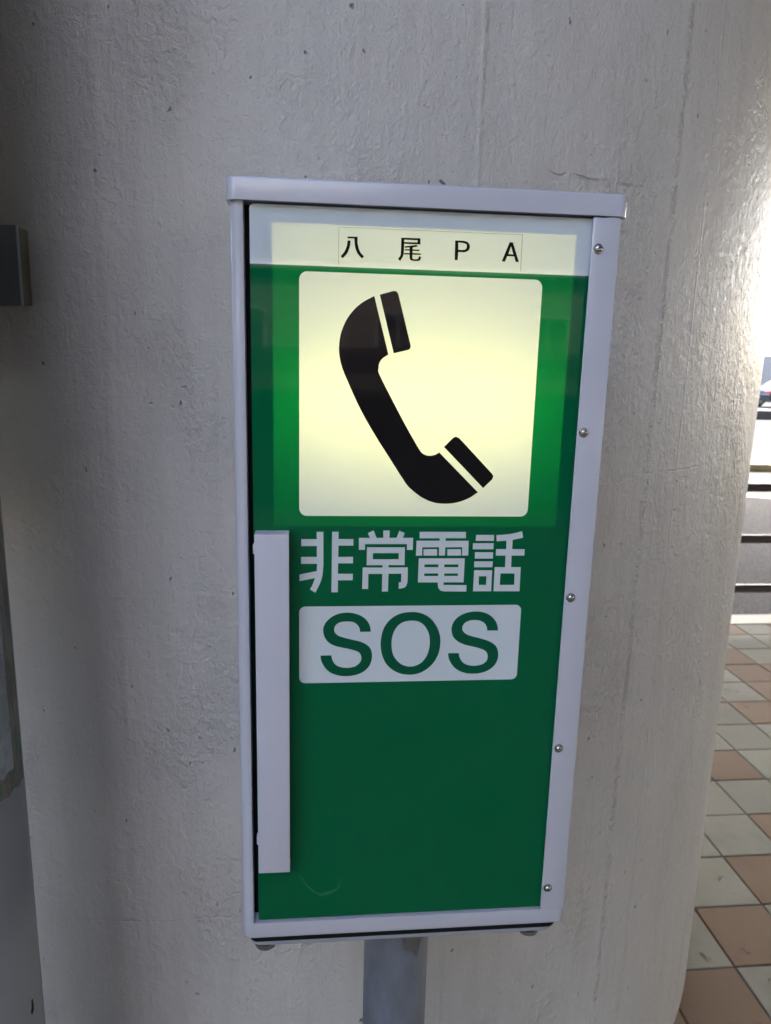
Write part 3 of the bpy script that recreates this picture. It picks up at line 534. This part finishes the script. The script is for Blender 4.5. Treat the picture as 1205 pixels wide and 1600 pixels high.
# lamp housing right behind the pane, and its tube
bm = bmesh.new(); yb = D + .085; ya = D + .0003; w_ = .0022
add_box(bm, LX0 - w_, LX0, ya, yb, LZ0 - w_, LZ1 + w_); add_box(bm, LX1, LX1 + w_, ya, yb, LZ0 - w_, LZ1 + w_)
add_box(bm, LX0 + .0001, LX1 - .0001, ya, yb, LZ1, LZ1 + w_)
add_box(bm, LX0 - w_, LX1 + w_, yb + .0002, yb + .003, LZ0 - w_, LZ1 + w_)
hous = obj('lamp_housing', bm, 'white_in', box)
bm = bmesh.new(); add_box(bm, LX0 + .0001, LX1 - .0001, ya, yb, LZ0 - w_, LZ0); obj('housing_floor', bm, 'black', hous)
bm = bmesh.new(); add_box(bm, LX0 + .0002, LX1 - .0002, D + .034, yb - .0005, 1.334, 1.336); obj('added_baffle', bm, 'inner', hous)  # shelf added inside the housing to dim the pane's lower end
bm = bmesh.new(); add_tube(bm, (LX0 + .012, D + .056, 1.4230), (LX1 - .012, D + .056, 1.4230), .0125, 20)
obj('lamp_tube', bm, 'tube', hous)

# hinge strip with five screws
bm = bmesh.new(); SX0, SX1 = .2405, .2653
pr = [(SX0, YF - .0030), (SX0, YF + .0015), (SX1 - .003, YF + .0015), (SX1 - .003, YF - .0005)]
bm.free(); bm = bmesh.new()
zt, zb = 1.5848, .8905
add_box(bm, SX0, SX1, YF - .0028, YF - .0006, zb, zt, .0007, 2)
strip = obj('hinge_strip', bm, 'paint', box, smooth=True)
# strips's two ends are notched at the pane side
for z in (1.5587, 1.3979, 1.2385, 1.0788, .9171):
    sx = .2468 - .0002
    bm = bmesh.new()
    prof = [(0.0, -.0028), (.0018, -.0026), (.0030, -.0019), (.0036, -.0008), (.0037, 0), (.0046, .0001), (.0047, .0004)]
    # washer + pan head (turned profile around Y)
    n = 24; rings = []
    for (r0, dy) in prof[1:]:
        rings.append([bm.verts.new((sx + r0 * math.cos(2 * math.pi * k / n), YF - .0034 + dy + .0003, z + r0 * math.sin(2 * math.pi * k / n))) for k in range(n)])
    for a, b in zip(rings, rings[1:]):
        for k in range(n): bm.faces.new((a[k], a[(k + 1) % n], b[(k + 1) % n], b[k]))
    # recessed cross: four petals around a sunk centre
    c0 = bm.verts.new((sx, YF - .0046, z)); rr0 = rings[0]
    rot = random.uniform(0, 6.28)
    inner = []
    for k in range(n):
        a = 2 * math.pi * k / n; dd = abs(((a - rot) % (math.pi / 2)) - math.pi / 4)
        rad = .0004 + .0012 * (1 if dd > .60 else .15)
        inner.append(bm.verts.new((sx + rad * math.cos(a), YF - .0034 - .0026 + .0003, z + rad * math.sin(a))))
    deep = [bm.verts.new((sx + .7 * (v.co.x - sx), YF - .0046, z + .7 * (v.co.z - z))) for v in inner]
    for a, b in ((rr0, inner), (inner, deep)):
        for k in range(n): bm.faces.new((a[k], a[(k + 1) % n], b[(k + 1) % n], b[k]))
    bm.faces.new(deep); bm.verts.remove(c0)
    obj('screw', bm, 'steel', strip, smooth=True)

# door handle: a long channel, open towards the right
bm = bmesh.new(); hx0, hx1, hz0, hz1 = -.0537, -.0229, .9590, 1.3038; yf = D - .0175
add_box(bm, hx0, hx1, yf, yf + .0018, hz0, hz1, .0008, 3)
add_box(bm, hx0 + .0002, hx0 + .0020, yf + .0015, D - .0001, hz0 + .0003, hz1 - .0003)
add_box(bm, hx0 + .0022, hx1 - .0003, yf + .0019, D - .0001, hz1 - .0022, hz1 - .0004)
add_box(bm, hx0 + .0022, hx1 - .0003, yf + .0019, D - .0001, hz0 + .0004, hz0 + .0022)
add_box(bm, hx1 - .0019, hx1 - .0002, yf + .0012, yf + .0075, hz0 + .0030, hz1 - .0030, .0004, 1)
# fixing tabs hooked round the pane edge
for zc in (1.2875, .9885): add_box(bm, hx0 - .0022, hx0 + .0001, yf + .010, D - .0006, zc - .0045, zc + .0045, .0006)
obj('handle', bm, 'handle', box, smooth=True)

# the post
bm = bmesh.new(); add_tube(bm, (.1, .745, -.004), (.1, .745, .8524), .0384, 64)
post = obj('post', bm, 'galv', box, smooth=True)
bm = bmesh.new(); add_tube(bm, (.1, .745, -.003), (.1, .745, .008), .075, 48); 
for k in range(4): a = R(45 + 90 * k); add_tube(bm, (.1 + .058 * math.cos(a), .745 + .058 * math.sin(a), .008), (.1 + .058 * math.cos(a), .745 + .058 * math.sin(a), .018), .008, 6)
obj('foot_plate', bm, 'galv', box)
# welded bracket tab under the tray, on the front of the post
bm = bmesh.new()
vs = [(.104, .7035, .8522), (.124, .7035, .8522), (.124, .7035, .812), (.119, .7035, .786), (.112, .7035, .796), (.104, .7035, .796)]
a = [bm.verts.new(v) for v in vs]; b = [bm.verts.new((v[0], .7085, v[2])) for v in vs]
bm.faces.new(a); bm.faces.new(list(reversed(b)))
for k in range(5): bm.faces.new((a[k], b[k], b[(k + 1) % 5], a[(k + 1) % 5]))
obj('bracket', bm, 'dull_steel', box)

# ================================================================== SIGN POLE AT THE LEFT EDGE
PR = .0826; PD = .86                # radius; distance of its centre along the ground
aza = R(-22.80); off = math.asin(PR / PD)
pc = (PD * math.sin(aza - off), PD * math.cos(aza - off))
pole = thing('sign_pole', 'thick grey pole at the left edge with a worn green-bordered label wrapped on it', 'pole', (pc[0], pc[1], -.004))
bm = bmesh.new(); add_tube(bm, (pc[0], pc[1], -.004), (pc[0], pc[1], 2.60), PR, 96)
obj('shaft', bm, 'pole', pole, smooth=True)
bm = bmesh.new(); add_tube(bm, (pc[0], pc[1], 2.6002), (pc[0], pc[1], 2.608), PR + .0015, 64)
obj('cap', bm, 'pole', pole, smooth=True)
def wrap(a0, a1, z0, z1, r, ragged=0.0, seed=0, n=60):
    """sheet wrapped on the pole; angles measured from the camera-side direction"""
    bm = bmesh.new(); cols = []
    th = math.atan2(-pc[1], -pc[0])
    for i in range(n + 1):
        a = th + R(a0 + (a1 - a0) * i / n)
        k = noise.noise((i * .35, seed, 0)) * ragged; k2 = noise.noise((i * .4, seed + 9, 0)) * ragged
        cols.append([bm.verts.new((pc[0] + rr_ * math.cos(a), pc[1] + rr_ * math.sin(a), z)) for rr_, z in ((r, z0 + k), (r, z1 + k2), (r - .0006, z1 + k2), (r - .0006, z0 + k))])
    for A, B in zip(cols, cols[1:]):
        for q in range(4): bm.faces.new((A[q], A[(q + 1) % 4], B[(q + 1) % 4], B[q]))
    bm.faces.new(cols[0]); bm.faces.new(list(reversed(cols[-1])))
    return bm
LBZ0, LBZ1 = 1.008, 1.330
obj('label_sheet', wrap(-60, 58, LBZ0, LBZ1, PR + .0007), 'label', pole, smooth=True)
bm = wrap(-72, 70, LBZ0 - .018, LBZ0 + .006, PR + .0014, .005, 1)
for a in (wrap(56, 71, LBZ0 + .0062, LBZ1 + .012, PR + .0014, .004, 3, 10), wrap(-72, -57, LBZ0 + .0062, LBZ1 + .012, PR + .0014, .004, 5, 10), wrap(-56.5, 55.5, LBZ1 - .006, LBZ1 + .012, PR + .0014, .004, 7)):
    me = bpy.data.meshes.new('t'); a.to_mesh(me); bm.from_mesh(me); bpy.data.meshes.remove(me); a.free()
obj('label_border', bm, 'border', pole, smooth=True)

bm = bmesh.new()
th0 = math.atan2(-pc[1], -pc[0])
vsr = [bm.verts.new((pc[0] + (PR + .0004) * math.cos(th0 + R(a)), pc[1] + (PR + .0004) * math.sin(th0 + R(a)), z)) for a, z in ((52, .7205), (54, .7190), (54.6, .7100), (54.2, .7030), (51.5, .7000), (50, .7050), (51.5, .7120))]
bm.faces.new(vsr); obj('paint_chip', bm, 'black', pole)
# board added to the pole out of view, shades the column's upper left
bm = bmesh.new(); add_box(bm, pc[0] - 1.10, pc[0] + .03, pc[1] - PR - .030, pc[1] - PR - .004, 1.46, 2.60, .006)
obj('added_shade_board', bm, 'board', pole)

# ================================================================== SWITCH BOX ON THE COLUMN (left edge)
bx_c = Vector((-.360, .992, 0)); nrm = Vector((bx_c.x - CX, bx_c.y - CY, 0)).normalized()
sw = thing('junction_box', 'small dark grey junction box fixed on the concrete column at the left edge', 'junction box', (bx_c.x, bx_c.y, 1.562))
def swp(bm):
    rot = Matrix.Rotation(math.atan2(nrm.x, -nrm.y) * .28 , 4, 'Z')
    bm.transform(Matrix.Translation(Vector((-.360, .962, 1.562))) @ rot); return bm
bm = bmesh.new(); add_box(bm, -.150, .0, .0, .0030, -.0465, .0465, .0009)
obj('cover', swp(bm), 'swbox', sw)
bm = bmesh.new(); add_box(bm, -.0006, .0010, -.0006, .0031, -.0470, .0470); obj('cover_edge', swp(bm), 'tray', sw)
bm = bmesh.new(); add_box(bm, -.1485, -.0006, .0032, .075, -.0455, .0455, .0008)
obj('case', swp(bm), 'swedge', sw)

# ================================================================== GUARD FENCE
fence = thing('guard_fence', 'low dark brown pipe guard fence with three rails along the kerb', 'fence', (2.7, 3.90, .0))
for z in (.799, .493, .189):
    bm = bmesh.new(); add_tube(bm, (-4.8, 3.90, z), (8.8, 3.90, z), .0255, 20); obj('rail', bm, 'rail', fence, smooth=True)
for k in range(8):
    x = -4.7 + k * 1.92
    bm = bmesh.new(); add_tube(bm, (x, 3.90, .0), (x, 3.90, .86), .03, 20); obj('fence_post', bm, 'rail', fence, smooth=True)

# ================================================================== BEYOND THE FENCE
blk = bmesh.new(); add_box(blk, 14.0, 15.6, 22.9, 23.3, -.118, .20, .03)  # plain low dark block on the asphalt
tag(obj('dark_block', blk, 'dark_matt'), 'low dark block lying on the sunlit asphalt in front of the dark car', 'wheel stop')
# parked car, dark; side profile in XZ, extruded and tapered
def car(x, y):
    t = thing('parked_car', 'dark car parked in the distance in front of the pale wall', 'car', (x, y, -.12))
    def tr(bm): bm.transform(Matrix.Translation((x, y, -.12)) @ Matrix.Rotation(R(8), 4, 'Z')); return bm
    bm = bmesh.new()
    side = [(-2.15, .28), (-2.2, .62), (-2.1, .86), (-1.2, .95), (1.55, .98), (2.1, .92), (2.2, .60), (2.12, .28)]
    a = [bm.verts.new((p[0], -.85, p[1])) for p in side]; b = [bm.verts.new((p[0], .85, p[1])) for p in side]; n = len(side)
    bm.faces.new(a); bm.faces.new(list(reversed(b)))
    for k in range(n): bm.faces.new((a[k], b[k], b[(k + 1) % n], a[(k + 1) % n]))
    bmesh.ops.bevel(bm, geom=bm.edges[:], offset=.06, segments=3, affect='EDGES')
    obj('body', tr(bm), 'car', t, smooth=True)
    bm = bmesh.new()
    lo = [(-1.25, -.80), (1.6, -.80), (1.6, .80), (-1.25, .80)]; hi_ = [(-.45, -.62), (1.05, -.62), (1.05, .62), (-.45, .62)]
    a = [bm.verts.new((*p, .95)) for p in lo]; b = [bm.verts.new((*p, 1.40)) for p in hi_]
    bm.faces.new(list(reversed(a))); bm.faces.new(b)
    for k in range(4): bm.faces.new((a[k], a[(k + 1) % 4], b[(k + 1) % 4], b[k]))
    bmesh.ops.bevel(bm, geom=bm.edges[:], offset=.04, segments=2, affect='EDGES')
    obj('window', tr(bm), 'glass', t, smooth=True)
    bm = bmesh.new(); add_box(bm, -.42, 1.02, -.60, .60, 1.385, 1.43, .02); obj('roof', tr(bm), 'car', t, smooth=True)
    for wx in (-1.35, 1.35):
        for wy in (-.80, .80):
            bm = bmesh.new(); add_tube(bm, (wx, wy - .1, .31), (wx, wy + .1, .31), .31, 28)
            wh = obj('wheel', tr(bm), 'tyre', t, smooth=True)
            bm = bmesh.new(); add_tube(bm, (wx, wy - .105, .31), (wx, wy + .105, .31), .19, 20); obj('rim', tr(bm), 'rim_m', wh)
    for wy in (-.66, .66):
        bm = bmesh.new(); add_box(bm, -2.22, -2.14, wy - .16, wy + .16, .62, .76, .02); obj('tail_light', tr(bm), 'lens', t)
    bm = bmesh.new(); add_box(bm, -2.225, -2.16, -.22, .22, .42, .53, .008); obj('number_plate', tr(bm), 'frame', t)
car(22.0, 31.6)
bm = bmesh.new(); add_box(bm, -10, 60, 38, 38.3, -.118, 2.3); 
for k in range(24): add_box(bm, -10 + k * 3, -9.7 + k * 3, 37.9, 37.997, -.118, 2.35)
tag(obj('boundary_wall', bm, 'wall'), 'pale grey wall far away beyond the parking area, below the trees', 'wall')
def tree(x, y, h, cr, seed, label):
    rnd = random.Random(seed)
    t = thing('broadleaf_tree', label, 'tree', (x, y, -.12))
    bm = bmesh.new(); top = Vector((x, y, h * .55))
    add_tube(bm, (x, y, -.12), top, .22, 12, .12)
    tips = []
    for k in range(9):
        a = rnd.uniform(0, 6.28); e = rnd.uniform(.2, 1.2); ln = cr * rnd.uniform(.5, .95)
        s = Vector((x, y, h * rnd.uniform(.25, .5))); q = s + Vector((math.cos(a) * math.cos(e), math.sin(a) * math.cos(e), math.sin(e))) * ln
        add_tube(bm, s, q, .09, 8, .03); tips.append(q)
    obj('trunk', bm, 'bark', t)
    bm = bmesh.new()
    for k in range(46):
        c = rnd.choice(tips) + Vector((rnd.gauss(0, .35), rnd.gauss(0, .35), rnd.gauss(0, .3))) * cr
        c.z = max(c.z, h * .22)
        rad = cr * rnd.uniform(.16, .34)
        for m in range(110):
            d = Vector((rnd.gauss(0, 1), rnd.gauss(0, 1), rnd.gauss(0, .8))).normalized() * rad * rnd.uniform(.5, 1.05)
            p = c + d; s = rnd.uniform(.05, .11)
            u1 = Vector((rnd.gauss(0, 1), rnd.gauss(0, 1), rnd.gauss(0, 1))).normalized(); u2 = u1.orthogonal().normalized() * .6
            bm.faces.new([bm.verts.new(p + v * s) for v in (u1, u2, -u1, -u2)])
    obj('crown', bm, 'leaf', t)
tree(29.0, 43.0, 6.5, 3.0, 3, 'bright green tree rising behind the pale wall, its crown just clear of the column')
tree(21.5, 44.0, 7.0, 3.2, 8, 'green tree behind the wall, mostly hidden by the concrete column')

# ================================================================== BEHIND THE CAMERA (added for reflections in the polished pane)
bld = thing('added_building', 'unseen dark low building, added across the lot to reflect in the black handset', 'building', (4, -41, -.12))
bm = bmesh.new(); add_box(bm, -24, 40, -49, -41, -.118, 6.4); obj('wall', bm, 'facade', bld)
bm = bmesh.new(); add_box(bm, -24, 40, -40.5, -40.2, -.118, .72, .02); obj('plinth', bm, 'kerb', bld)
bm = bmesh.new(); add_box(bm, -24.5, 40.5, -49.4, -40.2, 6.402, 6.75, .03); obj('roof', bm, 'concrete', bld)
for k in range(14):
    wx = -23.0 + k * 4.4
    bm = bmesh.new(); add_box(bm, wx, wx + 2.6, -41.02, -40.96, 1.1, 4.3); wf = obj('window', bm, 'frame', bld)
    bm = bmesh.new()
    for q in range(2): add_box(bm, wx + .10 + q * 1.22, wx + 1.26 + q * 1.22, -40.955, -40.94, 1.2, 4.2)
    obj('pane', bm, 'glass', wf)
